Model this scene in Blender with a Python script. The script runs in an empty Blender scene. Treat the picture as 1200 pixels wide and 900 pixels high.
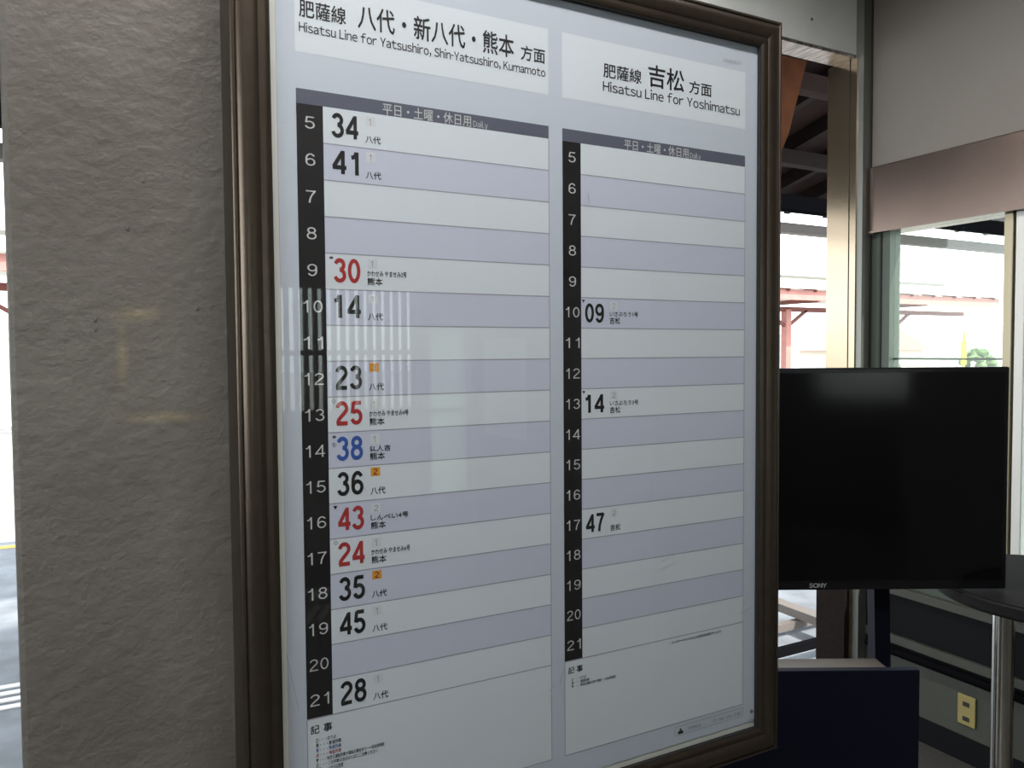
import bpy, bmesh, math, random
from mathutils import Vector, Matrix
random.seed(7)
S = bpy.context.scene
COL = S.collection
PI = math.pi

# ---------------------------------------------------------------- camera
cam_d = bpy.data.cameras.new('camera'); cam = bpy.data.objects.new('camera', cam_d); COL.objects.link(cam)
YAW, PITCH, ROLL = 0.48297, -0.03904, -0.00721
fw = Vector((math.sin(YAW)*math.cos(PITCH), math.cos(YAW)*math.cos(PITCH), math.sin(PITCH)))
r0 = Vector((math.cos(YAW), -math.sin(YAW), 0)); u0 = r0.cross(fw)
rt = r0*math.cos(ROLL)+u0*math.sin(ROLL); up = -r0*math.sin(ROLL)+u0*math.cos(ROLL)
M = Matrix((rt, up, -fw)).transposed().to_4x4(); M.translation = Vector((-0.1846, -0.8454, 1.5))
cam.matrix_world = M
cam_d.sensor_fit = 'HORIZONTAL'; cam_d.sensor_width = 36.0; cam_d.lens = 27.0
cam_d.clip_start = 0.02; cam_d.clip_end = 500
S.camera = cam

# ---------------------------------------------------------------- world, sun, exposure
w = bpy.data.worlds.new('world'); S.world = w; w.use_nodes = True
nt = w.node_tree; nt.nodes.clear()
wo = nt.nodes.new('ShaderNodeOutputWorld'); bg = nt.nodes.new('ShaderNodeBackground')
bg.inputs[0].default_value = (0.90, 0.96, 1.0, 1); bg.inputs[1].default_value = 4.2
nt.links.new(bg.outputs[0], wo.inputs[0])
sd = bpy.data.lights.new('sun', 'SUN'); sd.energy = 9.0; sd.angle = math.radians(1.0); sd.color = (1, 0.95, 0.87)
sun = bpy.data.objects.new('sun', sd); COL.objects.link(sun)
sun.rotation_euler = Vector((-0.30, 0.62, -0.72)).to_track_quat('-Z', 'Y').to_euler()   # sun from the station side, high
S.view_settings.view_transform = 'Standard'; S.view_settings.look = 'None'
S.view_settings.gamma = 1.0; S.view_settings.use_curve_mapping = False
S.view_settings.exposure = 0.0

def area_light(name, loc, direction, sx, sy, power, col):
    ld = bpy.data.lights.new(name, 'AREA'); ld.shape = 'RECTANGLE'; ld.size = sx; ld.size_y = sy
    ld.energy = power; ld.color = col
    o = bpy.data.objects.new(name, ld); COL.objects.link(o); o.location = loc
    o.rotation_euler = Vector(direction).to_track_quat('-Z', 'Y' if abs(direction[2]) > 0.5 else 'Z').to_euler()
    return o
area_light('daylight_side_window', (-2.12, -0.95, 1.8), (1, 0, -0.15), 1.4, 0.8, 20, (0.93, 0.97, 1.0))
area_light('daylight_rear_window', (-1.28, -4.93, 1.85), (0, 1, 0), 1.0, 0.7, 1.0, (0.93, 0.97, 1.0))
area_light('ceiling_fluorescent_light', (0.02, -0.66, 2.775), (0, 0, -1), 1.15, 0.16, 24, (1.0, 0.98, 0.95))
area_light('corner_fill_light', (0.95, 0.60, 2.955), (0, 0, -1), 0.16, 1.15, 54, (1.0, 0.98, 0.95))  # unseen fill lamp, added to brighten the pale beam

# ---------------------------------------------------------------- materials
def mat(name, color, rough=0.6, metal=0.0, noise=0.0, nscale=20, bump=0.0, bscale=80, spec=0.5, aniso=None, c2=None, detail=4, coat=0):
    m = bpy.data.materials.new(name); m.use_nodes = True
    n = m.node_tree.nodes; l = m.node_tree.links; b = n['Principled BSDF']
    b.inputs['Base Color'].default_value = (*color, 1); b.inputs['Roughness'].default_value = rough
    b.inputs['Metallic'].default_value = metal; b.inputs['Specular IOR Level'].default_value = spec
    b.inputs['Coat Weight'].default_value = coat
    tc = n.new('ShaderNodeTexCoord'); mp = n.new('ShaderNodeMapping'); l.new(tc.outputs['Object'], mp.inputs[0])
    if aniso: mp.inputs['Scale'].default_value = aniso
    if noise or c2:
        t = n.new('ShaderNodeTexNoise'); t.inputs['Scale'].default_value = nscale; t.inputs['Detail'].default_value = detail
        l.new(mp.outputs[0], t.inputs[0])
        r = n.new('ShaderNodeValToRGB'); l.new(t.outputs[0], r.inputs[0])
        a = tuple(max(0, c*(1-noise)) for c in color); z = c2 or tuple(min(1, c*(1+noise)) for c in color)
        r.color_ramp.elements[0].position = 0.35; r.color_ramp.elements[1].position = 0.68
        r.color_ramp.elements[0].color = (*a, 1); r.color_ramp.elements[1].color = (*z, 1)
        l.new(r.outputs[0], b.inputs['Base Color'])
    if bump:
        t2 = n.new('ShaderNodeTexNoise'); t2.inputs['Scale'].default_value = bscale; t2.inputs['Detail'].default_value = 5
        l.new(mp.outputs[0], t2.inputs[0])
        bp = n.new('ShaderNodeBump'); bp.inputs['Strength'].default_value = bump; bp.inputs['Distance'].default_value = 0.004
        l.new(t2.outputs[0], bp.inputs['Height']); l.new(bp.outputs[0], b.inputs['Normal'])
    return m

def thin_glass(name, tint=(1, 1, 1), rough=0.02, ior=1.49):
    m = bpy.data.materials.new(name); m.use_nodes = True
    n = m.node_tree.nodes; l = m.node_tree.links; n.clear()
    o = n.new('ShaderNodeOutputMaterial'); mx = n.new('ShaderNodeMixShader')
    lw = n.new('ShaderNodeLayerWeight'); lw.inputs[0].default_value = 0.5          # Facing = 1-|cos|, alike on both faces of the sheet
    pw = n.new('ShaderNodeMath'); pw.operation = 'POWER'; pw.inputs[1].default_value = 5; l.new(lw.outputs['Facing'], pw.inputs[0])
    f = n.new('ShaderNodeMath'); f.operation = 'MULTIPLY_ADD'; k0 = ((ior-1)/(ior+1))**2
    f.inputs[1].default_value = 1-k0; f.inputs[2].default_value = k0; l.new(pw.outputs[0], f.inputs[0])
    t = n.new('ShaderNodeBsdfTransparent'); t.inputs[0].default_value = (*tint, 1)
    g = n.new('ShaderNodeBsdfGlossy'); g.inputs['Roughness'].default_value = rough
    l.new(f.outputs[0], mx.inputs[0]); l.new(t.outputs[0], mx.inputs[1]); l.new(g.outputs[0], mx.inputs[2])
    l.new(mx.outputs[0], o.inputs[0]); return m

def plaster():
    m = bpy.data.materials.new('rough_plaster'); m.use_nodes = True
    n = m.node_tree.nodes; l = m.node_tree.links; b = n['Principled BSDF']
    b.inputs['Roughness'].default_value = 0.55; b.inputs['Specular IOR Level'].default_value = 0.35
    tc = n.new('ShaderNodeTexCoord')
    def noise(s, d, scale=None):
        mp = n.new('ShaderNodeMapping'); l.new(tc.outputs['Object'], mp.inputs[0])
        if scale: mp.inputs['Scale'].default_value = scale
        t = n.new('ShaderNodeTexNoise'); t.inputs['Scale'].default_value = s; t.inputs['Detail'].default_value = d
        l.new(mp.outputs[0], t.inputs[0]); return t.outputs[0]
    big = noise(5, 5); mid = noise(52, 4, (1, 1, 1.2)); fine = noise(210, 3)
    r = n.new('ShaderNodeValToRGB'); l.new(big, r.inputs[0])
    e = r.color_ramp.elements; e[0].position = 0.3; e[0].color = (0.128, 0.114, 0.100, 1); e[1].position = 0.7; e[1].color = (0.178, 0.162, 0.144, 1)
    # yellowed traces of old adhesive tape: boxes in object space, broken up by noise
    sep = n.new('ShaderNodeSeparateXYZ'); l.new(tc.outputs['Object'], sep.inputs[0])
    def mth(op, a, bb=None, clamp=False):
        q = n.new('ShaderNodeMath'); q.operation = op; q.use_clamp = clamp
        for i, v in enumerate((a, bb)):
            if v is None: continue
            if isinstance(v, (int, float)): q.inputs[i].default_value = v
            else: l.new(v, q.inputs[i])
        return q.outputs[0]
    mask = None
    for cx, cz, hx, hz in ((-0.158, 1.545, 0.021, 0.008), (-0.172, 1.500, 0.006, 0.030), (-0.135, 1.435, 0.040, 0.006)):
        dx = mth('SUBTRACT', 1.0, mth('DIVIDE', mth('ABSOLUTE', mth('SUBTRACT', sep.outputs[0], cx)), hx*1.3))
        dz = mth('SUBTRACT', 1.0, mth('DIVIDE', mth('ABSOLUTE', mth('SUBTRACT', sep.outputs[2], cz)), hz*1.3))
        k = mth('MULTIPLY', mth('MAXIMUM', dx, 0.0), mth('MAXIMUM', dz, 0.0))
        mask = k if mask is None else mth('ADD', mask, k)
    mask = mth('MULTIPLY', mth('MULTIPLY', mask, mth('MULTIPLY', mid, 3.2)), 0.55, True)
    mx = n.new('ShaderNodeMix'); mx.data_type = 'RGBA'; l.new(mask, mx.inputs[0]); l.new(r.outputs[0], mx.inputs[6])
    mx.inputs[7].default_value = (0.27, 0.23, 0.15, 1); l.new(mx.outputs[2], b.inputs['Base Color'])
    h = mth('ADD', mth('MULTIPLY', mid, 1.0), mth('MULTIPLY', fine, 0.35))
    bp = n.new('ShaderNodeBump'); bp.inputs['Strength'].default_value = 0.6; bp.inputs['Distance'].default_value = 0.0038
    l.new(h, bp.inputs['Height']); l.new(bp.outputs[0], b.inputs['Normal'])
    return m

def frost():
    m = bpy.data.materials.new('frosted_glass'); m.use_nodes = True; n = m.node_tree.nodes; n.clear()
    o = n.new('ShaderNodeOutputMaterial'); t = n.new('ShaderNodeBsdfTranslucent'); t.inputs[0].default_value = (0.44, 0.52, 0.45, 1)
    m.node_tree.links.new(t.outputs[0], o.inputs[0]); return m
def emis(name, color, strength):
    m = bpy.data.materials.new(name); m.use_nodes = True; b = m.node_tree.nodes['Principled BSDF']
    b.inputs['Emission Color'].default_value = (*color, 1); b.inputs['Emission Strength'].default_value = strength
    return m

MT = dict(
 plaster=plaster(),
 beam=mat('pale_painted_plaster', (0.66, 0.68, 0.67), 0.6, bump=0.35, bscale=90, noise=0.04, nscale=8),
 soffit=mat('galvanised_soffit', (0.42, 0.38, 0.36), 0.33, 0.9, noise=0.5, nscale=9, bump=0.8, bscale=12, aniso=(7, 1, 1)),  # lighter and darker colour streaks along the depth imitate glints
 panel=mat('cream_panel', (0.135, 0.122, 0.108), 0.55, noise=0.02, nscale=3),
 steel=mat('brushed_lintel_steel', (0.175, 0.130, 0.110), 0.24, 0.95, noise=0.12, nscale=2.2, bump=0.12, bscale=3),
 bronze=mat('bronze_anodised_aluminium', (0.115, 0.090, 0.070), 0.34, 0.85, noise=0.06, nscale=60),
 bronze_dark=mat('dark_bronze_side', (0.09, 0.065, 0.06), 0.45, 0.6),
 jamb=mat('champagne_jamb', (0.40, 0.32, 0.23), 0.14, 0.9, noise=0.05, nscale=4),
 gasket=mat('black_gasket', (0.012, 0.012, 0.012), 0.6),
 alu=mat('grey_aluminium', (0.20, 0.205, 0.19), 0.38, 0.7),
 greenalu=mat('green_grey_frame', (0.065, 0.080, 0.065), 0.45, 0.4),
 brass=mat('brass_mullion', (0.33, 0.29, 0.20), 0.38, 0.75),
 pale=mat('pale_stile', (0.55, 0.55, 0.52), 0.45, 0.2),
 white=mat('white_paint', (0.62, 0.64, 0.58), 0.6, noise=0.03),
 lowwall=mat('greenish_low_wall', (0.040, 0.043, 0.032), 0.6, noise=0.05),
 black=mat('black_plastic', (0.004, 0.004, 0.005), 0.6, spec=0.12),
 screen=mat('black_glass_screen', (0.003, 0.003, 0.004), 0.10, spec=0.4),
 bezel=mat('black_gloss_bezel', (0.006, 0.006, 0.008), 0.25),
 navy=mat('navy_laminate', (0.006, 0.007, 0.016), 0.6, spec=0.12),
 ledge=mat('beige_ledge', (0.10, 0.085, 0.068), 0.5),
 chrome=mat('chrome', (0.62, 0.60, 0.55), 0.14, 1.0),
 table=mat('charcoal_tabletop', (0.010, 0.009, 0.010), 0.65, spec=0.12),
 outlet=mat('yellowed_outlet', (0.26, 0.21, 0.07), 0.5),
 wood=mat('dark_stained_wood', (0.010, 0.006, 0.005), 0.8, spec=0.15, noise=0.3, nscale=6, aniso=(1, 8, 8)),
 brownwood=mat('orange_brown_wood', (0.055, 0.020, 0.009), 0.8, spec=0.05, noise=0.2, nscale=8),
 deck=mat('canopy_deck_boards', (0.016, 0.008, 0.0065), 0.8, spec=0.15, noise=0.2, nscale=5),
 blacksteel=mat('black_steel', (0.005, 0.005, 0.006), 0.9, spec=0.0),
 gutter=mat('grey_gutter', (0.12, 0.105, 0.095), 0.6),
 redpaint=mat('faded_red_paint', (0.40, 0.175, 0.15), 0.6, noise=0.1, nscale=3),
 darkred=mat('dark_red_paint', (0.16, 0.045, 0.035), 0.6, noise=0.1, nscale=3),
 roof=mat('pale_sheet_roof', (0.62, 0.60, 0.56), 0.6, noise=0.1, nscale=2),
 tile=mat('grey_roof_edge', (0.10, 0.10, 0.085), 0.7),
 asphalt=mat('asphalt', (0.165, 0.185, 0.21), 0.85, noise=0.25, nscale=4, bump=0.6, bscale=150),
 concrete=mat('platform_concrete', (0.40, 0.40, 0.38), 0.85, noise=0.12, nscale=3),
 ballast=mat('ballast', (0.30, 0.27, 0.24), 0.9, noise=0.4, nscale=25, bump=1.0, bscale=30),
 linewhite=mat('white_line_paint', (0.68, 0.70, 0.70), 0.7),
 lineyellow=mat('yellow_line_paint', (0.75, 0.42, 0.05), 0.7),
 rail=mat('rusty_rail', (0.10, 0.07, 0.055), 0.5, 0.6),
 leaf=mat('foliage', (0.10, 0.16, 0.06), 0.8, noise=0.4, nscale=4),
 hill=mat('hill_green', (0.30, 0.34, 0.27), 0.9, noise=0.3, nscale=0.2),
 shedwall=mat('pale_shed_wall', (0.60, 0.56, 0.48), 0.8, noise=0.05),
 yellow=mat('yellow_enamel', (0.80, 0.55, 0.03), 0.5),
 bluesign=mat('blue_sign', (0.10, 0.20, 0.32), 0.5),
 floor=mat('terrazzo_floor', (0.055, 0.052, 0.048), 0.5, noise=0.15, nscale=40),
 roomwall=mat('room_wall_paint', (0.16, 0.16, 0.145), 0.7, noise=0.04, nscale=3),
 roomdark=mat('room_dark_panelling', (0.10, 0.085, 0.075), 0.6, noise=0.1),
 ceiling=mat('ceiling_board', (0.20, 0.19, 0.18), 0.8),
 notice=mat('pale_notice_sheet', (0.70, 0.76, 0.68), 0.6),
 glass=thin_glass('window_glass', (0.93, 0.97, 0.94)),
 acrylic=thin_glass('acrylic_cover', (0.985, 0.985, 0.985), 0.012, 1.45),
 tube=emis('lit_tube', (1.0, 0.97, 0.92), 9.0),
 frosted=frost(),
 # print inks
 p_back=mat('board_backing', (0.74, 0.75, 0.70), 0.6),
 p_sheet=mat('print_blue_grey', (0.58, 0.635, 0.72), 0.6),
 p_white=mat('print_white', (0.72, 0.775, 0.83), 0.6),
 p_lav=mat('print_lavender', (0.60, 0.635, 0.76), 0.6),
 p_bar=mat('print_slate_bar', (0.110, 0.120, 0.165), 0.6),
 p_black=mat('print_black', (0.010, 0.009, 0.010), 0.55),
 p_line=mat('print_line', (0.36, 0.355, 0.43), 0.6),
 p_text=mat('ink_black', (0.012, 0.012, 0.014), 0.6),
 p_grey=mat('ink_grey', (0.34, 0.35, 0.38), 0.6),
 p_num=mat('ink_white', (0.62, 0.64, 0.64), 0.6),
 p_red=mat('ink_red', (0.42, 0.035, 0.035), 0.6),
 p_blue=mat('ink_blue', (0.035, 0.10, 0.38), 0.6),
 p_orange=mat('ink_orange', (0.78, 0.33, 0.04), 0.6),
 p_light=mat('ink_light_tick', (0.68, 0.71, 0.75), 0.6),
)

# ---------------------------------------------------------------- helpers
def tag(o, label=None, cat=None, group=None, kind=None):
    if label: o['label'] = label
    if cat: o['category'] = cat
    if group: o['group'] = group
    if kind: o['kind'] = kind
    return o
def empty(name, loc=(0, 0, 0), rz=0):
    o = bpy.data.objects.new(name, None); COL.objects.link(o); o.location = loc; o.rotation_euler = (0, 0, rz); o.empty_display_size = 0.1
    return o
class MB:
    def __init__(s): s.b = bmesh.new()
    def box(s, x0, x1, y0, y1, z0, z1, bev=0):
        r = bmesh.ops.create_cube(s.b, size=1)['verts']
        for v in r: v.co = Vector(((x0+x1)/2+v.co.x*(x1-x0), (y0+y1)/2+v.co.y*(y1-y0), (z0+z1)/2+v.co.z*(z1-z0)))
        if bev:
            ed = list({e for v in r for e in v.link_edges})
            bmesh.ops.bevel(s.b, geom=ed, offset=bev, segments=2, affect='EDGES', profile=0.5)
        return s
    def bar(s, p, q, wd, ht):                                  # rectangular bar between two points
        p, q = Vector(p), Vector(q); d = (q-p).normalized()
        sidev = d.cross(Vector((0, 0, 1)))
        if sidev.length < 1e-3: sidev = Vector((1, 0, 0))
        sidev.normalize(); upv = sidev.cross(d)
        vs = [s.b.verts.new(c+sidev*a*wd/2+upv*b_*ht/2) for c in (p, q) for a, b_ in ((-1, -1), (1, -1), (1, 1), (-1, 1))]
        for f in ((0, 1, 2, 3), (7, 6, 5, 4), (0, 4, 5, 1), (1, 5, 6, 2), (2, 6, 7, 3), (3, 7, 4, 0)): s.b.faces.new([vs[i] for i in f])
        return s
    def tube(s, p, q, r, seg=20, r2=None):
        p, q = Vector(p), Vector(q); d = q-p
        m = Matrix.Translation((p+q)/2) @ d.to_track_quat('Z', 'Y').to_matrix().to_4x4()
        bmesh.ops.create_cone(s.b, cap_ends=True, segments=seg, radius1=r, radius2=r if r2 is None else r2, depth=d.length, matrix=m)
        return s
    def poly(s, pts):
        s.b.faces.new([s.b.verts.new(Vector(p)) for p in pts]); return s
    def sweep(s, rings):                                        # rings of equal length -> closed tube with caps
        R_ = [[s.b.verts.new(Vector(p)) for p in r] for r in rings]; n = len(R_[0])
        for a, b_ in zip(R_, R_[1:]):
            for i in range(n): s.b.faces.new((a[i], a[(i+1) % n], b_[(i+1) % n], b_[i]))
        s.b.faces.new(R_[0][::-1]); s.b.faces.new(R_[-1]); return s
    def build(s, name, m, parent=None, smooth=False, kind=None):
        bmesh.ops.recalc_face_normals(s.b, faces=s.b.faces)
        me = bpy.data.meshes.new(name); s.b.to_mesh(me); s.b.free()
        me.materials.append(m)
        if smooth:
            for p in me.polygons: p.use_smooth = True
            me.set_sharp_from_angle(angle=math.radians(35))
        o = bpy.data.objects.new(name, me); COL.objects.link(o)
        if parent: o.parent = parent
        if kind: o['kind'] = kind
        return o
def part(name, m, parent, *box, bev=0, kind=None):
    return MB().box(*box, bev=bev).build(name, m, parent, kind=kind)

# ================================================================ THE SETTING
Y1, Y1B = 1.28, 1.38          # far wall, room face and platform face
X2 = 2.55                     # right-hand glazed wall
st = 'structure'
part('floor', MT['floor'], None, -2.3, 2.75, -5.2, 1.38, -0.12, 0.0, kind=st)
part('ceiling', MT['ceiling'], None, -2.3, 2.75, -5.2, 1.38, 3.20, 3.30, kind=st)
# far wall: pale beam over the wide opening, short returns at each end
o = MB().box(-2.2, X2-0.05, Y1, Y1B, 2.688, 3.2).build('wall_far', MT['beam'], None, kind=st)
MB().box(-2.2, -1.6, Y1, Y1B, 0, 2.688).build('wall_piece', MT['beam'], o)
MB().box(-1.6, 2.495, Y1+0.004, Y1B+0.002, 2.676, 2.6875).build('soffit_plate', MT['soffit'], o)['label'] = 'brushed metal plate under the beam'
# small dark chip in the beam's paint
MB().tube((2.245, Y1-0.0015, 2.78), (2.245, Y1+0.002, 2.78), 0.006, 8).build('paint_chip', MT['gutter'], o)
# pillar carrying the board
pil = MB().box(-0.272, 0.60, 0.055, 0.55, 0, 3.2, bev=0.006).build('pillar', MT['plaster'], None, kind=st)
pil['label'] = 'rough grey plaster pillar'
for x, z, r in ((-0.164, 1.634, 0.0022), (-0.196, 1.538, 0.0018), (-0.196, 1.528, 0.0015), (-0.098, 1.552, 0.002), (-0.148, 1.684, 0.0014)):
    m_ = MB(); bmesh.ops.create_icosphere(m_.b, subdivisions=1, radius=r, matrix=Matrix.Translation((x, 0.0545, z)) @ Matrix.Diagonal((1, .4, 1.5, 1)))
    m_.build('plaster_pit', MT['gutter'], pil)

# corner jamb of the opening: bronze-champagne aluminium lining, two members with a dark groove
tr = MB().box(2.495, 2.53, Y1+0.026, Y1B+0.032, 0.0, 2.676).build('trim_1', MT['jamb'], None, kind=st)
tr['label'] = 'champagne aluminium jamb at the corner of the opening'
MB().box(2.499, 2.53, Y1+0.020, Y1+0.026, 0, 2.676).build('groove', MT['gasket'], tr)
MB().box(2.495, 2.53, Y1-0.008, Y1+0.020, 0, 2.676).build('jamb_strip', MT['jamb'], tr)
MB().box(2.466, 2.53, Y1+0.004, Y1B+0.045, 0, 0.78).build('jamb_base', MT['wood'], tr)['label'] = 'dark brown lower casing'
t2 = MB().box(2.5005, 2.549, Y1-0.035, Y1B, 0.0, 3.2).build('trim_2', MT['alu'], None, kind=st)
t2['label'] = 'grey aluminium corner post'
MB().box(2.544, 2.5495, Y1-0.040, Y1-0.035, 0.0, 3.2).build('gasket', MT['gasket'], t2)

# right wall: panel above, steel lintel, glazing, low wall below
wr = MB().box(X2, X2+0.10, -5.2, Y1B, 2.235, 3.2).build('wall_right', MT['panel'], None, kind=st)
MB().box(X2-0.018, X2+0.10, -5.2, Y1-0.042, 1.972, 2.235, bev=0.004).build('lintel_cover', MT['steel'], wr)['label'] = 'brushed stainless lintel cover'
MB().box(X2-0.026, X2-0.018, -5.2, Y1-0.042, 1.972, 1.980).build('drip_edge', MT['steel'], wr)
MB().box(X2-0.004, X2+0.10, -5.2, Y1, 0.095, 0.292).build('low_wall', MT['lowwall'], wr)
MB().box(X2+0.004, X2+0.10, -5.2, Y1, 0.292, 0.545).build('recess_panel', MT['black'], wr)
MB().box(X2-0.012, X2+0.10, -5.2, Y1-0.04, 0.345, 0.378).build('pale_rail', MT['lowwall'], wr)
MB().box(X2-0.020, X2+0.10, -5.2, Y1-0.04, 0.543, 0.572).build('window_sill', MT['lowwall'], wr)
MB().box(X2-0.008, X2+0.10, -5.2, Y1, 0.0, 0.095).build('baseboard', MT['black'], wr)
MB().tube((X2-0.03, -3.0, 0.322), (X2-0.03, Y1-0.06, 0.322), 0.014, 12).build('guard_rail', MT['blacksteel'], wr)
MB().box(X2, X2+0.10, -5.2, 0.58, 0.57, 1.972).build('wall_piece', MT['roomwall'], wr)
ou = part('outlet', MT['outlet'], wr, X2-0.012, X2-0.004, 0.785, 0.850, 0.140, 0.250, bev=0.002)
for z in (0.168, 0.222):
    MB().box(X2-0.0135, X2-0.0115, 0.806, 0.830, z-0.012, z+0.004).build('socket_slot', MT['gasket'], ou)

# window_1 in the right wall
wi = MB().box(X2+0.006, X2+0.070, 1.160, 1.275, 0.572, 1.972).build('window_1', MT['greenalu'], None, kind=st)
MB().box(X2+0.001, X2+0.006, 1.195, 1.203, 0.572, 1.972).build('gasket', MT['gasket'], wi)
MB().box(X2+0.012, X2+0.060, 0.697, 0.728, 0.572, 1.972, bev=0.003).build('mullion', MT['brass'], wi)
MB().box(X2+0.030, X2+0.060, 0.686, 0.697, 0.572, 1.972).build('gasket', MT['gasket'], wi)
MB().box(X2+0.004, X2+0.050, 0.652, 0.684, 0.572, 1.972, bev=0.003).build('mullion', MT['pale'], wi)
MB().box(X2+0.012, X2+0.060, 0.58, 0.652, 0.572, 0.64).build('bottom_rail', MT['greenalu'], wi)
MB().box(X2+0.012, X2+0.060, 0.728, 1.16, 0.572, 0.64).build('bottom_rail', MT['greenalu'], wi)
MB().box(X2+0.034, X2+0.038, 0.728, 1.16, 0.64, 1.972).build('pane', MT['glass'], wi)
MB().box(X2+0.034, X2+0.038, 0.58, 0.652, 0.64, 1.972).build('pane', MT['glass'], wi)
MB().box(X2+0.036, X2+0.042, 0.728, 1.16, 1.466, 1.474).build('glazing_bar', MT['greenalu'], wi)

# left wall with the window that lights the board
wl = MB().box(-2.3, -2.2, -5.2, -1.65, 0, 3.2).build('wall_left', MT['roomwall'], None, kind=st)
MB().box(-2.3, -2.2, -0.25, 1.38, 0, 3.2).build('wall_piece', MT['roomwall'], wl)
MB().box(-2.3, -2.2, -1.65, -0.25, 0, 1.4).build('wall_piece', MT['roomwall'], wl)
MB().box(-2.3, -2.2, -1.65, -0.25, 2.2, 3.2).build('wall_piece', MT['roomwall'], wl)
w3 = MB().box(-2.28, -2.22, -0.98, -0.92, 1.4, 2.2).build('window_2', MT['alu'], None, kind=st)
for y0, y1 in ((-1.65, -0.98), (-0.92, -0.25)):
    MB().box(-2.252, -2.248, y0, y1, 1.4, 2.2).build('pane', MT['glass'], w3)

# rear wall with two windows, the right one barred
rw = MB().box(-2.2, -1.85, -5.2, -5.0, 0, 3.2).build('wall_rear', MT['roomdark'], None, kind=st)
for b_ in ((0.35, 0.95, 0, 3.2), (2.05, 2.13, 0, 3.2), (2.49, 2.55, 0, 3.2), (2.13, 2.49, 0, 0.35), (2.13, 2.49, 1.72, 3.2), (-0.72, 0.35, 1.5, 2.2), (-1.85, 0.35, 0, 1.5), (-1.85, 0.35, 2.2, 3.2), (0.95, 2.05, 0, 1.08), (0.95, 2.05, 2.02, 3.2)):
    MB().box(b_[0], b_[1], -5.2, -5.0, b_[2], b_[3]).build('wall_piece', MT['roomdark'], rw)
w4 = MB().box(-0.78, -0.72, -5.14, -5.06, 1.5, 2.2).build('window_3', MT['alu'], None, kind=st)
for x0, x1 in ((-1.85, -0.78),):
    MB().box(x0, x1, -5.102, -5.098, 1.5, 2.2).build('pane', MT['glass'], w4)
w6 = MB().box(2.13, 2.49, -5.13, -5.07, 1.02, 1.05).build('added_window', MT['alu'], None, kind=st)  # opening and frosted pane added so the board reflects a bright pale panel
MB().box(2.13, 2.49, -5.105, -5.10, 0.35, 1.72).build('pane', MT['frosted'], w6)
w5 = MB().box(0.95, 2.05, -5.13, -5.07, 1.50, 1.54).build('window_4', MT['alu'], None, kind=st)
MB().box(0.95, 2.05, -5.16, -5.156, 1.08, 2.02).build('pane', MT['glass'], w5)
for k in range(15):
    x = 0.99+k*0.072
    MB().box(x, x+0.036, -5.12, -5.08, 1.08, 2.02).build('window_bar', MT['alu'], w5)

# ---------------------------------------------------------------- outside ground
g = part('ground', MT['asphalt'], None, -14, 40, Y1B, 6.62, -0.9, -0.012, kind=st)
tb = part('trackbed', MT['ballast'], None, -40, 70, 6.62, 11.0, -1.1, -0.78, kind=st)
fp = part('far_platform', MT['concrete'], None, -14, 45, 11.0, 17.5, -1.1, 0.12, kind=st)
fp['label'] = 'concrete island platform across the tracks'
part('far_ground', MT['concrete'], None, -80, 130, 17.5, 120, -1.2, -0.4, kind=st)
part('rear_ground', MT['concrete'], None, -60, 60, -70, -5.2, -0.3, -0.05, kind=st)
part('side_ground', MT['concrete'], None, -60, -2.3, -5.2, Y1B, -0.3, -0.05, kind=st)
for k in range(4):
    y = 3.04+k*0.082
    tag(part('painted_line', MT['linewhite'], None, -3.5, 3.2, y, y+0.040, -0.012, -0.006),
        ('nearest', 'second nearest', 'second farthest', 'farthest')[k]+' of the four close-set white stripes across the asphalt left of the pillar', 'line', 'white stripes on the near platform')
tag(part('painted_line', MT['lineyellow'], None, -12, 38, 6.36, 6.46, -0.012, -0.008), 'yellow safety line along the near platform edge', 'line')
for y in (7.6, 8.67):
    r_ = MB().box(-40, 70, y-0.035, y+0.035, -0.67, -0.63).box(-40, 70, y-0.008, y+0.008, -0.75, -0.67).box(-40, 70, y-0.06, y+0.06, -0.78, -0.75)
    tag(r_.build('rail', MT['rail'], None), 'rusty rail nearer the near platform' if y < 8 else 'rusty rail nearer the far platform', 'rail')

# ---------------------------------------------------------------- near canopy, attached to the station
nc = empty('near_canopy', (2, 1.4, 0))
tag(nc, 'dark wooden platform canopy joined to the station, seen right of the board', 'canopy')
def cz(y): return 3.98-(y-1.4)*0.22
def ncb(name, m, mb): return mb.build(name, m, ncp)
ncp = nc
nc.location = (0, 0, 0)
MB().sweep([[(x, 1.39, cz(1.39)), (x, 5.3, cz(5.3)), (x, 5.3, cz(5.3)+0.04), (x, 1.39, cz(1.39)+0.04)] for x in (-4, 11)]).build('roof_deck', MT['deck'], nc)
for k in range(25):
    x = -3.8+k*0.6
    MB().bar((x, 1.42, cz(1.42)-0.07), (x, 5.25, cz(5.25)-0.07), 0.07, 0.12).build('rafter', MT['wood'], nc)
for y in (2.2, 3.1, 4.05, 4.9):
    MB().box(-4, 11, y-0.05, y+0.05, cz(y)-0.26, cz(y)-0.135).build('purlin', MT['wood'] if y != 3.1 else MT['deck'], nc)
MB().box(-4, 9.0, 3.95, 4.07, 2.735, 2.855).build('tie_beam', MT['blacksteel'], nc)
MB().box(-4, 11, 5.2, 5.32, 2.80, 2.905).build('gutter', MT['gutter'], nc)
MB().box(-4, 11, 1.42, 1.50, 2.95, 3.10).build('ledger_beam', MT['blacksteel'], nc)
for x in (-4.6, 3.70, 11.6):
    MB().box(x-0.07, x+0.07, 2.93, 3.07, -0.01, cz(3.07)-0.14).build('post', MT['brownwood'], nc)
    MB().sweep([[(x+0.05, y, 2.60), (x+0.25, y, 2.98), (x+0.42, y, 3.50), (x+0.05, y, 3.50)] for y in (2.96, 3.04)]).build('brace', MT['brownwood'], nc)

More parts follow.
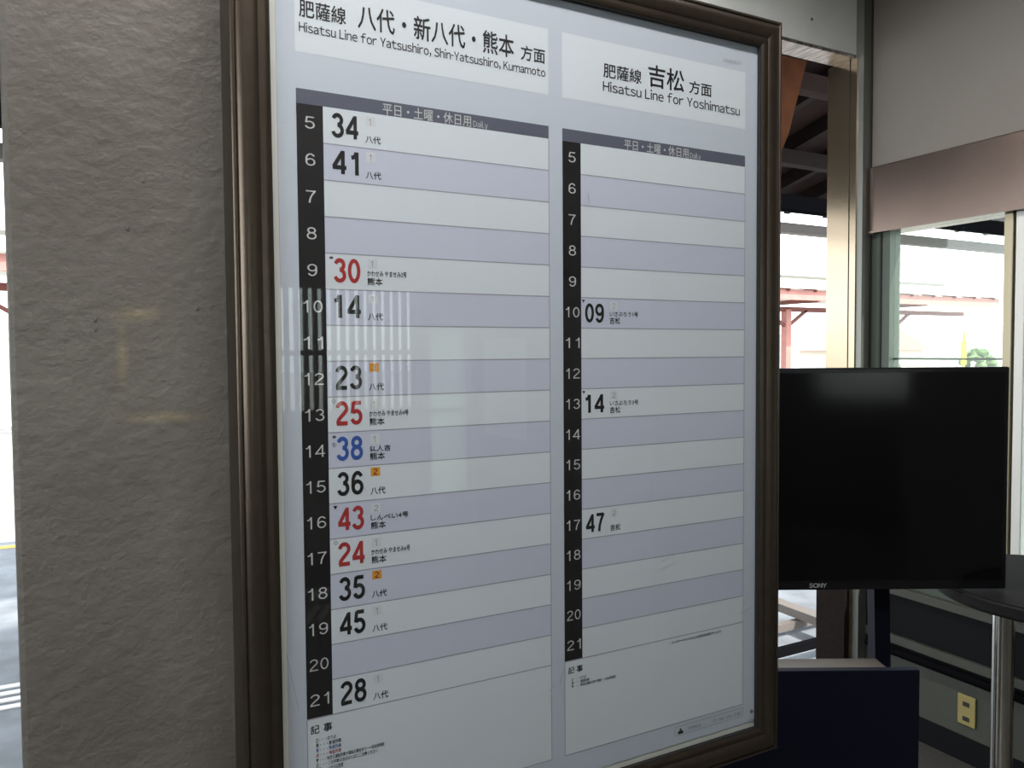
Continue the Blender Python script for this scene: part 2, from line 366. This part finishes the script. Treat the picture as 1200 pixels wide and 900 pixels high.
ba = empty('barrier', (3.1, 1.74, 0)); tag(ba, 'low dark metal frame on the platform seen under the television', 'barrier')
MB().box(-0.05, 0.03, -0.20, 1.40, 0.07, 0.115).build('rail', MT['gutter'], ba)
MB().box(-0.60, 0.60, -0.03, 0.0, 0.07, 0.11).build('rail', MT['blacksteel'], ba)
MB().box(-0.60, 0.60, 0.30, 0.34, 0.02, 0.06).build('rail', MT['gutter'], ba)
for x_, y_ in ((-0.01, 1.38), (-0.58, -0.015), (0.58, -0.015), (-0.58, 0.32), (0.58, 0.32)):
    MB().box(x_-0.015, x_+0.015, y_-0.015, y_+0.015, -0.012, 0.07 if y_ != 0.32 else 0.02).build('leg', MT['blacksteel'], ba)

# ---------------------------------------------------------------- far canopy on the island platform
fc = empty('far_canopy', (0, 0, 0))
tag(fc, 'long pale-roofed platform canopy with faded red fascia beyond the tracks', 'canopy')
MB().box(-9, 25.4, 13.93, 14.03, 2.90, 3.17).build('fascia', MT['redpaint'], fc)
MB().sweep([[(x, 13.8, 3.19), (x, 16.0, 3.70), (x, 18.2, 3.19), (x, 18.2, 3.24), (x, 16.0, 3.75), (x, 13.8, 3.24)] for x in (-9.2, 25.6)]).build('roof_sheet', MT['roof'], fc)
MB().box(-9.2, 25.6, 15.9, 16.1, 3.62, 3.82).build('ridge_cap', MT['tile'], fc)
MB().box(-9, 25.4, 15.06, 15.18, 2.66, 2.80).build('tie_beam', MT['darkred'], fc)
for k in range(8):
    x = -6.2+k*4.66
    if x > 25.4: break
    MB().box(x-0.10, x+0.10, 15.0, 15.2, 0.12, 2.72).build('post', MT['redpaint'], fc)
    MB().bar((x, 15.1, 2.2), (x+0.8, 15.1, 2.70), 0.08, 0.08).build('brace', MT['darkred'], fc)
    MB().bar((x, 15.1, 2.2), (x-0.8, 15.1, 2.70), 0.08, 0.08).build('brace', MT['darkred'], fc)
    MB().bar((x, 13.95, 2.92), (x, 17.6, 2.92), 0.10, 0.12).build('cross_beam', MT['darkred'], fc)
for k in range(34):
    x = -8.6+k*1.02
    MB().bar((x, 13.85, 3.15), (x, 16.0, 3.65), 0.05, 0.07).build('rafter', MT['darkred'], fc)

# things on and behind the far platform
def shrub(loc, r, seed, label):
    random.seed(seed); m_ = MB()
    for k in range(70):
        a = random.random()*2*PI; rr = r*random.random()**0.5; z = random.random()*r*1.2
        p = Vector((math.cos(a)*rr*(1-z/(r*2.2)), math.sin(a)*rr*0.7*(1-z/(r*2.2)), z+r*0.15))
        mt_ = Matrix.Translation(p) @ Matrix.Rotation(random.random()*PI, 4, 'Z') @ Matrix.Rotation(random.random()*PI, 4, 'X')
        bmesh.ops.create_icosphere(m_.b, subdivisions=1, radius=r*0.2, matrix=mt_ @ Matrix.Diagonal((1, 0.7, 0.5, 1)))
    root = empty('shrub', loc); tag(root, label, 'shrub', 'shrubs beyond the far platform')
    m_.build('foliage', MT['leaf'], root, kind='stuff')
    MB().tube((0, 0, -0.05), (0, 0, r*0.8), r*0.06, 8).build('stem', MT['wood'], root)
shrub((25.2, 18.6, -0.4), 1.6, 3, 'green shrub beside the brown-roofed shed')
shrub((33.5, 19.5, -0.4), 1.4, 5, 'green shrub right of the yellow post')
shrub((19.0, 19.3, -0.4), 1.2, 9, 'low green shrub beyond the left window opening')
sh = empty('shed', (0, 0, 0)); tag(sh, 'small pale shed with a brown gabled roof beyond the far platform', 'shed')
MB().box(26.5, 30.5, 20, 23, -0.4, 1.6).build('wall', MT['shedwall'], sh)
MB().sweep([[(26.2, y, 1.55), (30.8, y, 1.55), (28.5, y, 2.45)] for y in (19.7, 23.3)]).build('roof', MT['redpaint'], sh)
MB().box(27.2, 28.2, 19.97, 20.02, 0.5, 1.2).build('window', MT['bluesign'], sh)
sg = empty('station_sign', (20.8, 12.2, 0.12)); tag(sg, 'slim post with yellow plate on the far platform', 'sign')
MB().tube((0, 0, 0), (0, 0, 1.9), 0.03, 10).build('post', MT['yellow'], sg)
MB().box(-0.10, 0.10, -0.02, 0.02, 1.0, 1.65).build('plate', MT['yellow'], sg)
bx = empty('notice_case', (17.9, 12.8, 0.12)); tag(bx, 'grey notice case on two legs on the far platform', 'notice case')
for x in (-0.7, 0.7): MB().box(x-0.04, x+0.04, -0.04, 0.04, 0, 1.6).build('leg', MT['gutter'], bx)
MB().box(-0.75, 0.75, -0.06, 0.06, 0.7, 1.6).build('case', MT['pale'], bx)
def bench(x, lab):
    b = empty('bench', (x, 13.4, 0.12)); tag(b, lab, 'bench', 'benches on the far platform')
    MB().box(-0.9, 0.9, -0.2, 0.2, 0.40, 0.45).build('seat', MT['bluesign'], b)
    MB().box(-0.9, 0.9, 0.18, 0.22, 0.50, 0.85).build('backrest', MT['bluesign'], b)
    for s_ in (-0.7, 0.7): MB().box(s_-0.03, s_+0.03, -0.18, 0.2, 0, 0.40).build('leg', MT['gutter'], b)
bench(24.0, 'blue bench on the far platform right of the yellow sign post')
bench(14.6, 'blue bench on the far platform left of the notice case')
hl = MB(); N = 60
tops = [6+5*math.sin(i*0.21)+2.5*math.sin(i*0.67+1) for i in range(N+1)]
for i in range(N):
    xa, xb = -120+i*5.5, -120+(i+1)*5.5
    hl.poly([(xa, 100, -0.5), (xb, 100, -0.5), (xb, 118, tops[i+1]), (xa, 118, tops[i])])
    hl.poly([(xa, 118, tops[i]), (xb, 118, tops[i+1]), (xb, 140, -0.5), (xa, 140, -0.5)])
hl.build('hills', MT['hill'], None, kind=st)

# ================================================================ THE TIMETABLE BOARD
R = 0.0397                    # one hour row of the print
Z0 = 1.7713                   # top of the first hour row
board = empty('timetable_board', (0, 0, 0))
tag(board, 'framed glazed railway timetable board hung on the rough plaster pillar', 'timetable')
def bx_(a): return a*R
def bz_(a): return Z0+a*R
XL, XR, ZT, ZB = bx_(-1.72), bx_(17.90), bz_(5.45), bz_(-22.15)
FW = 1.00*R
# frame profile: (distance in from the outer edge, y); front of frame is at y=-0.012, wall at 0.055
prof = [(0, 0.0545), (0, -0.006), (0.0008, -0.0085), (0.0022, -0.0095), (0.0048, -0.0098), (0.0060, -0.0082), (0.0075, -0.0095),
        (0.0105, -0.0116), (0.0160, -0.0126), (0.0220, -0.0122), (0.0265, -0.0105), (0.0285, -0.0088), (0.0300, -0.0090), (0.0330, -0.0100),
        (0.0365, -0.0092), (FW, -0.0070), (FW, 0.0), (0.030, 0.0), (0.030, 0.0545)]
def rail(p0, p1, inward):
    p0, p1, inward = Vector(p0), Vector(p1), Vector(inward); d = (p1-p0).normalized()
    ra = [p0+(inward+d)*t+Vector((0, y, 0)) for t, y in prof]; rb = [p1+(inward-d)*t+Vector((0, y, 0)) for t, y in prof]
    return MB().sweep([ra, rb])
for p0, p1, iw in (((XL, 0, ZB), (XL, 0, ZT), (1, 0, 0)), ((XR, 0, ZB), (XR, 0, ZT), (-1, 0, 0)), ((XL, 0, ZT), (XR, 0, ZT), (0, 0, -1)), ((XL, 0, ZB), (XR, 0, ZB), (0, 0, 1))):
    rail(p0, p1, iw).build('frame_rail', MT['bronze'], board, smooth=True)
gk = 0.0012
for b_ in ((XL+FW, XL+FW+gk, ZB+FW, ZT-FW), (XR-FW-gk, XR-FW, ZB+FW, ZT-FW), (XL+FW+gk, XR-FW-gk, ZT-FW-gk, ZT-FW), (XL+FW+gk, XR-FW-gk, ZB+FW, ZB+FW+gk)):
    MB().box(b_[0], b_[1], -0.0065, 0.0, b_[2], b_[3]).build('gasket', MT['gasket'], board)
MB().box(XL+0.030, XR-0.030, 0.0022, 0.054, ZB+0.030, ZT-0.030).build('backing_panel', MT['p_back'], board)
MB().box(XL+FW-0.004, XR-FW+0.004, -0.0045, -0.0025, ZB+FW-0.004, ZT-FW+0.004).build('acrylic_cover', MT['acrylic'], board)['label'] = 'clear glossy cover'
sheet = MB().box(bx_(-0.50), bx_(17.04), 0.0012, 0.0022, bz_(-20.92), bz_(4.40)).build('printed_sheet', MT['p_sheet'], board)
def flat(name, m, x0, x1, zb, zt, lay=1, parent=None):
    y = 0.0012-lay*0.00012
    return MB().poly([(bx_(x0), y, bz_(zb)), (bx_(x1), y, bz_(zb)), (bx_(x1), y, bz_(zt)), (bx_(x0), y, bz_(zt))]).build(name, m, parent or sheet)

# lettering -------------------------------------------------------
_tc = {}
tcur = bpy.data.curves.new('lettering_source', 'FONT'); tobj = bpy.data.objects.new('lettering_source', tcur); COL.objects.link(tobj)
def raw_text(s, res=3):
    if s not in _tc:
        tcur.body = s; tcur.size = 1; tcur.resolution_u = res
        dg = bpy.context.evaluated_depsgraph_get(); dg.update()
        me = bpy.data.meshes.new_from_object(tobj.evaluated_get(dg))
        _tc[s] = ([(v.co.x, v.co.y) for v in me.vertices], [tuple(p.vertices) for p in me.polygons])
        bpy.data.meshes.remove(me)
    return _tc[s]
def arc(cx, cy, rx, ry, a0, a1, n=14):
    return [(cx+rx*math.cos(math.radians(a0+(a1-a0)*i/n)), cy+ry*math.sin(math.radians(a0+(a1-a0)*i/n))) for i in range(n+1)]
_six = [arc(.265, .225, .168, .180, 0, 360, 26), [(.097, .215), (.095, .33)]+arc(.272, .40, .177, .276, 165, 35, 14)]
STROKES = {
 '0': [arc(.26, .36, .170, .316, 0, 360, 32)],
 '1': [[(.315, .0), (.315, .715)], [(.13, .535), (.20, .548), (.262, .60), (.300, .70)]],
 '2': [arc(.255, .515, .168, .160, 172, -28, 16)+[(.345, .375), (.22, .26), (.115, .145), (.085, .045)], [(.045, .044), (.455, .044)]],
 '3': [arc(.25, .530, .150, .146, 165, -90, 18), arc(.25, .2145, .172, .170, 90, -165, 20)],
 '4': [[(.375, .0), (.375, .715)], [(.360, .665), (.065, .205)], [(.030, .197), (.490, .197)]],
 '5': [[(.435, .672), (.140, .672)], [(.150, .700), (.105, .350)], arc(.252, .232, .172, .188, 138, -160, 20)],
 '6': _six,
 '7': [[(.060, .672), (.455, .672)], [(.435, .690), (.300, .44), (.225, .22), (.200, .0)]],
 '8': [arc(.26, .532, .148, .142, 0, 360, 26), arc(.26, .213, .172, .170, 0, 360, 28)],
 '9': [[(.52-x, .715-y) for x, y in st_] for st_ in _six],
}
def digit(c, wd):
    vs, fs = [], []
    for k, pl in enumerate(STROKES[c]):
        closed = math.dist(pl[0], pl[-1]) < 1e-6; n0 = len(vs); n = len(pl)
        for i, p in enumerate(pl):
            a = pl[i-1] if i else (pl[-2] if closed else p); b = pl[i+1] if i < n-1 else (pl[1] if closed else p)
            dx, dy = b[0]-a[0], b[1]-a[1]; L = math.hypot(dx, dy); nx, ny = -dy/L*wd/2, dx/L*wd/2
            vs += [(p[0]+nx, p[1]+ny, k), (p[0]-nx, p[1]-ny, k)]
        fs += [(n0+2*i, n0+2*i+1, n0+2*i+3, n0+2*i+2) for i in range(n-1)]
    return vs, fs
def number_mesh(s, wd):
    vs, fs = [], []
    for q, c in enumerate(s):
        g, gf = digit(c, wd); n = len(vs)
        vs += [(v[0]+q*0.53, v[1], v[2]) for v in g]; fs += [tuple(i+n for i in f) for f in gf]
    return vs, fs
def text_mesh(s, bold=0.0):
    if all(ord(c) < 127 for c in s):                            # latin and digits
        vs, fs, x = [], [], 0.0
        for c in s:
            if c == ' ': x += 0.30; continue
            g, gf = raw_text(chr(ord(c)+0xFEE0))
            a = min(v[0] for v in g); b = max(v[0] for v in g)
            if c in '0123456789': adv = 0.56; ox = x+(adv-(b-a))/2-a
            else: adv = b-a+0.075; ox = x+0.035-a
            if c == '-': g = [((v[0]-a)*0.35+a, v[1]) for v in g]; adv = (b-a)*0.35+0.075
            n = len(vs); vs += [(v[0]+ox, v[1]) for v in g]; fs += [tuple(i+n for i in f) for f in gf]; x += adv
    else: vs, fs = raw_text(s)
    if bold:
        n = len(vs); V, F = [], []; k = 8 if bold > 0.014 else 4
        for q in range(k):
            dx, dy = bold*math.cos(2*PI*q/k), bold*math.sin(2*PI*q/k)
            V += [(v[0]+dx, v[1]+dy, q) for v in vs]; F += [tuple(i+n*q for i in f) for f in fs]
        vs, fs = V, F
    return vs, fs
def txt(name, s, m, x0, x1, zb, em, off=0.0, lay=3, sp=1.0, parent=None):
    """print s on the sheet; x0..x1 in rows, baseline zb, em height"""
    if s.isdigit(): vs, fs = number_mesh(s, 0.058+4*off)
    else: vs, fs = text_mesh(s, off)
    a = min(v[0] for v in vs); b = max(v[0] for v in vs); k = (x1-x0)/(b-a)
    y = 0.0012-lay*0.00012
    me = bpy.data.meshes.new(name)
    me.from_pydata([(bx_(x0+(v[0]-a)*k), y-(v[2]*2e-5 if len(v) > 2 else 0), bz_(zb+v[1]*em)) for v in vs], [], fs); me.materials.append(m)
    o = bpy.data.objects.new(name, me); COL.objects.link(o); o.parent = parent or sheet
    return o

for x0, x1 in ((0.0, 7.91), (8.42, 16.30)):
    flat('title_panel', MT['p_white'], x0, x1, 1.37, 3.43)
    flat('header_bar', MT['p_bar'], x0, x1, 0.0, 0.40)
    xc = x0+(0.724 if x0 == 0 else 0.695)
    for k in range(17):
        flat('row_band', MT['p_white' if k % 2 == 0 else 'p_lav'], xc, x1, -k-1, -k)
        if k: flat('row_line', MT['p_line'], xc, x1, -k-0.016, -k+0.016, 2)
    flat('hour_column', MT['p_black'], x0, xc, -17, 0, 1)
    flat('notes_panel', MT['p_white'], x0, x1, -20.155, -17, 1)
    for a in ((x0, x1, -17.02, -16.985), (x0, x1, -20.17, -20.14), (x0-0.012, x0+0.012, -20.155, -17), (x1-0.012, x1+0.012, -20.155, 0)):
        flat('border_line', MT['p_line'], *a, lay=2)
    cx = x0+0.36
    for k in range(17):
        s = str(5+k)
        hw = 0.135 if len(s) == 1 else 0.265
        txt('hour_numeral', s, MT['p_num'], cx-hw, cx+hw, -k-0.655, 0.47, 0.003)

# titles
T = 'title_lettering'; ink = MT['p_text']
txt(T, '肥薩線', ink, 0.12, 1.41, 2.36, 0.50, 0.012)
txt(T, '八代・新八代・熊本', ink, 1.74, 6.68, 2.37, 0.72, 0.014)
txt(T, '方面', ink, 6.92, 7.79, 2.36, 0.48, 0.012)
txt(T, 'Hisatsu Line for Yatsushiro, Shin-Yatsushiro, Kumamoto', ink, 0.11, 7.80, 1.92, 0.335, 0.008)
txt(T, '肥薩線', ink, 10.01, 11.57, 2.31, 0.50, 0.012)
txt(T, '吉松', ink, 11.85, 13.42, 2.33, 0.80, 0.014)
txt(T, '方面', ink, 13.64, 14.68, 2.33, 0.48, 0.012)
txt(T, 'Hisatsu Line for Yoshimatsu', ink, 9.99, 16.02, 1.82, 0.42, 0.008)
txt('date_lettering', '2018.3.17', MT['p_grey'], 15.22, 16.05, 3.66, 0.15, 0.0)
txt('header_lettering', '平日・土曜・休日用', MT['p_num'], 2.43, 5.20, 0.045, 0.36, 0.004)
txt('header_lettering', 'Daily', MT['p_num'], 5.27, 5.76, 0.04, 0.24)
txt('header_lettering', '平日・土曜・休日用', MT['p_num'], 10.85, 13.62, 0.045, 0.36, 0.004)
txt('header_lettering', 'Daily', MT['p_num'], 13.69, 14.18, 0.04, 0.24)

# departures: hour, minute, ink, destination, train name, mark, platform note
def departure(side, hour, minute, mk, dest, name=None, mark=None, plat='1', orange=None):
    k = hour-5; z = -k; c = MT[mk]
    if side == 0: m0, m1, l0, lw, em, b = 0.95, 1.71, 1.91, 0.45, 0.90, -0.79
    else: m0, m1, l0, lw, em, b = 9.26, 10.01, 10.24, 0.43, 0.84, -0.80
    txt('minute_numeral', minute, c, m0, m1, z+b, em, 0.0175)
    txt('destination_lettering', dest, ink, l0, l0+lw, z-0.83, 0.23, 0.012)
    if name: txt('train_name_lettering', name, ink, l0, l0+(1.18 if len(name) > 6 else 0.62 if len(name) < 5 else 1.14), z-0.585, 0.185, 0.010)
    if mark: txt('mark', mark, ink, m0-0.12, m0, z-0.17, 0.14)
    if orange:
        flat('number_tag', MT['p_orange'], l0+0.02, l0+0.30, z-0.315, z-0.065, 2)
        txt('tag_numeral', orange, ink, l0+0.10, l0+0.22, z-0.275, 0.24, 0.008)
    else:
        flat('number_tag', MT['p_light'], l0+0.02, l0+0.30, z-0.375, z-0.10, 2)
        txt('tag_numeral', plat, MT['p_grey'], l0+0.11, l0+(0.17 if plat == '1' else 0.23), z-0.34, 0.26, 0.004)
Y_, K_ = '八代', '熊本'
departure(0, 5, '34', 'p_text', Y_); departure(0, 6, '41', 'p_text', Y_)
departure(0, 9, '30', 'p_red', K_, 'かわせみ やませみ2号', '※'); departure(0, 10, '14', 'p_text', Y_)
departure(0, 12, '23', 'p_text', Y_, orange='3')
departure(0, 13, '25', 'p_red', K_, 'かわせみ やませみ4号', '◇'); departure(0, 14, '38', 'p_blue', K_, 'SL人吉', '※')
departure(0, 15, '36', 'p_text', Y_, orange='2'); departure(0, 16, '43', 'p_red', K_, 'しんぺい4号', '▼', '2')
departure(0, 17, '24', 'p_red', K_, 'かわせみ やませみ6号', '◇'); departure(0, 18, '35', 'p_text', Y_, orange='2')
departure(0, 19, '45', 'p_text', Y_); departure(0, 21, '28', 'p_text', Y_)
departure(1, 10, '09', 'p_text', '吉松', 'いさぶろう1号', '▼', '2'); departure(1, 13, '14', 'p_text', '吉松', 'いさぶろう3号', '▼', '2')
departure(1, 17, '47', 'p_text', '吉松', plat='2')
txt('mark', '◇', ink, 0.83, 0.95, -9.40, 0.14)

# notes
N_ = 'notes_lettering'
txt(N_, '記', ink, 0.09, 0.34, -17.42, 0.27, 0.008); txt(N_, '事', ink, 0.45, 0.70, -17.42, 0.27, 0.008)
for i, (s, m_, xe) in enumerate((('□・・・のりば', MT['p_text'], 0.80), ('黒・・・普通列車', ink, 0.95), ('青・・・快速列車', MT['p_blue'], 0.95), ('赤・・・特急列車', MT['p_red'], 0.95),
        ('▼・・・特定日運転列車が運転の場合あり・一部全車指定', ink, 2.22), ('◇・・・この列車は当日のりばにご注意ください', ink, 2.02))):
    txt(N_, s, m_, 0.23, xe, -17.69-i*0.143, 0.125, 0.006)
flat('number_tag', MT['p_orange'], 0.23, 0.37, -18.57, -18.43, 2); txt(N_, '・・・のりば変更', ink, 0.42, 1.0, -18.55, 0.125, 0.006)
txt(N_, '記', ink, 8.55, 8.79, -17.42, 0.25, 0.008); txt(N_, '事', ink, 8.88, 9.12, -17.42, 0.25, 0.008)
for i, (s, xe) in enumerate((('□・・・のりば', 9.25), ('黒・・・普通列車', 9.38), ('▼・・・特定日運転列車が運転・一部全車指定', 10.46))):
    txt(N_, s, ink, 8.68, xe, -17.68-i*0.125, 0.11, 0.006)
txt(N_, '・インターネットからも時刻表検索サービス', ink, 12.80, 15.20, -17.21, 0.12, 0.004)
for a in ((13.05, 16.30, -20.63, -20.61), (13.05, 16.30, -20.31, -20.29), (13.04, 13.06, -20.63, -20.29), (16.29, 16.31, -20.63, -20.29), (13.55, 13.56, -20.63, -20.29)):
    flat('border_line', MT['p_line'], *a, lay=1)
flat('footer_icon', ink, 13.18, 13.42, -20.58, -20.48, 2)
MB().poly([(bx_(13.23), 0.00096, bz_(-20.47)), (bx_(13.37), 0.00096, bz_(-20.47)), (bx_(13.30), 0.00096, bz_(-20.36))]).build('footer_icon', ink, sheet)
txt('footer_lettering', '列車時刻', MT['p_grey'], 13.65, 14.25, -20.53, 0.16, 0.004)
txt('footer_lettering', '八代・熊本・吉松', MT['p_grey'], 14.75, 15.75, -20.53, 0.15, 0.004)
txt('footer_lettering', '方面', MT['p_grey'], 15.85, 16.18, -20.53, 0.15, 0.004)
MB().tube((bx_(16.62), -0.0052, bz_(-20.45)), (bx_(16.62), -0.0044, bz_(-20.45)), 0.003, 12).build('cover_screw', MT['gutter'], board)
for a, b_ in (((9.3, -1.6), (9.36, -1.95)), ((12.3, -14.15), (12.9, -13.98)), ((16.0, -16.6), (16.6, -16.45)), ((7.75, -17.8), (7.95, -17.55)), ((8.15, -17.6), (8.3, -17.1)), ((-0.55, -15.0), (-0.25, -16.6))):
    MB().bar((bx_(a[0]), -0.00455, bz_(a[1])), (bx_(b_[0]), -0.00455, bz_(b_[1])), 0.0004, 0.0006).build('scratch', MT['p_line'], board)

# ================================================================ TELEVISION ON ITS STAND
AX = -YAW
tv = empty('television', (1.525, 0.616, 0.846), AX)
tag(tv, 'large black flat television facing the camera, right of the timetable board', 'television')
MB().box(-0.517, 0.517, -0.004, 0.030, 0.0, 0.610, bev=0.004).build('bezel', MT['bezel'], tv)
MB().box(-0.503, 0.503, -0.0055, -0.003, 0.028, 0.596).build('screen', MT['screen'], tv)
MB().box(-0.36, 0.36, 0.030, 0.072, 0.05, 0.48, bev=0.01).build('rear_housing', MT['black'], tv)
vs, fs = text_mesh('SONY', 0.03)
a_ = min(v[0] for v in vs); b2 = max(v[0] for v in vs)
me = bpy.data.meshes.new('logo_lettering'); me.from_pydata([(-0.024+(v[0]-a_)*0.048/(b2-a_), -0.0043-(v[2] if len(v) > 2 else 0)*2e-5, 0.0075+v[1]*0.0155) for v in vs], [], fs)
me.materials.append(mat('logo_silver', (0.55, 0.56, 0.6), 0.35, 0.6)); lo = bpy.data.objects.new('logo_lettering', me); COL.objects.link(lo); lo.parent = tv
stn = empty('television_stand', (1.525, 0.616, 0), AX)
tag(stn, 'television stand with two slim dark posts and a navy front panel', 'stand')
for s_ in (-1, 1):
    MB().bar((s_*0.203, 0.095, 1.20), (s_*0.235, 0.095, 0.02), 0.044, 0.044).build('post', MT['navy'], stn)
MB().box(-0.30, 0.30, 0.074, 0.084, 1.0, 1.25).build('mount_plate', MT['black'], stn)
MB().box(-0.275, 0.275, -0.02, 0.004, 0.02, 0.628, bev=0.002).build('front_panel', MT['navy'], stn)
MB().box(-0.275, 0.195, 0.004, 0.068, 0.600, 0.626).build('shelf', MT['ledge'], stn)['label'] = 'narrow beige ledge behind the panel'
MB().box(-0.36, 0.36, -0.16, 0.22, 0.0, 0.02).build('base_plate', MT['black'], stn)

# round table with chrome legs
tb_ = empty('round_table', (2.19, 0.34, 0)); tag(tb_, 'round charcoal table on chrome legs beside the television', 'table')
m_ = MB(); m_.tube((0, 0, 0.800), (0, 0, 0.840), 0.325, 64); bmesh.ops.bevel(m_.b, geom=[e for e in m_.b.edges if abs(e.verts[0].co.z-e.verts[1].co.z) < 1e-4], offset=0.008, segments=3, affect='EDGES')
m_.build('table_top', MT['table'], tb_, smooth=True)
for a in (180, 300, 60):
    x, y = 0.275*math.cos(math.radians(a)), 0.275*math.sin(math.radians(a))
    l_ = MB().tube((x, y, 0.012), (x, y, 0.800), 0.026, 28).build('leg', MT['chrome'], tb_, smooth=True)
    MB().tube((x, y, 0.0), (x, y, 0.012), 0.034, 24).build('foot', MT['black'], l_)

# ceiling light over the board, and an added fill fixture over the corner
for cx_, cy_, rz_, lb in ((0.02, -0.66, 0, 'long fluorescent ceiling light above the space before the board'), (0.95, 0.60, PI/2, 'added fill light shaped like a fluorescent fixture above the television corner')):
    cl = empty('ceiling_light', (cx_, cy_, 2.78 if rz_ == 0 else 2.96), rz_); tag(cl, lb, 'light', 'ceiling lights')
    MB().sweep([[(x, -0.11, 0.03), (x, 0.11, 0.03), (x, 0.06, 0.24), (x, -0.06, 0.24)] for x in (-0.62, 0.62)]).build('housing', MT['white'], cl)
    if rz_ == 0: MB().box(-0.4, -0.38, -0.01, 0.01, 0.235, 0.42).box(0.38, 0.40, -0.01, 0.01, 0.235, 0.42).build('hanger', MT['alu'], cl)
    for y in (-0.05, 0.05): MB().tube((-0.58, y, 0.012), (0.58, y, 0.012), 0.014, 14).build('tube', MT['tube'], cl, smooth=True)

# blocker added by the right wall, darkening the board (seen only as a reflection)
cb = empty('light_blocker', (2.12, -1.6, 0)); tag(cb, 'tall dark light blocker added against the right wall behind the camera', 'light_blocker')
MB().box(-0.38, 0.36, -1.0, 1.0, 0.0, 1.85, bev=0.004).build('body', MT['roomdark'], cb)
for k in range(4):
    d_ = MB().box(-0.395, -0.381, -0.985+k*0.495, -0.505+k*0.495, 0.08, 1.80, bev=0.003).build('door', MT['roomdark'], cb)
    MB().box(-0.410, -0.395, -0.56+k*0.495, -0.54+k*0.495, 0.9, 1.05).build('handle', MT['alu'], d_)

# posters toward the camera side (seen only as reflections in the board's cover)
PS = 'notice sheets round the room behind the camera'
for b_, lb in (((X2-0.006, X2-0.001, -4.85, -4.15, 0.85, 1.62), 'pale notice sheet on the right wall by the rear corner'),
               ((X2-0.006, X2-0.001, -2.15, -1.86, 0.98, 1.42), 'small pale notice sheet halfway along the right wall')):
    tag(part('poster', MT['notice'], None, *b_), lb, 'poster', PS)

bpy.data.objects.remove(tobj)
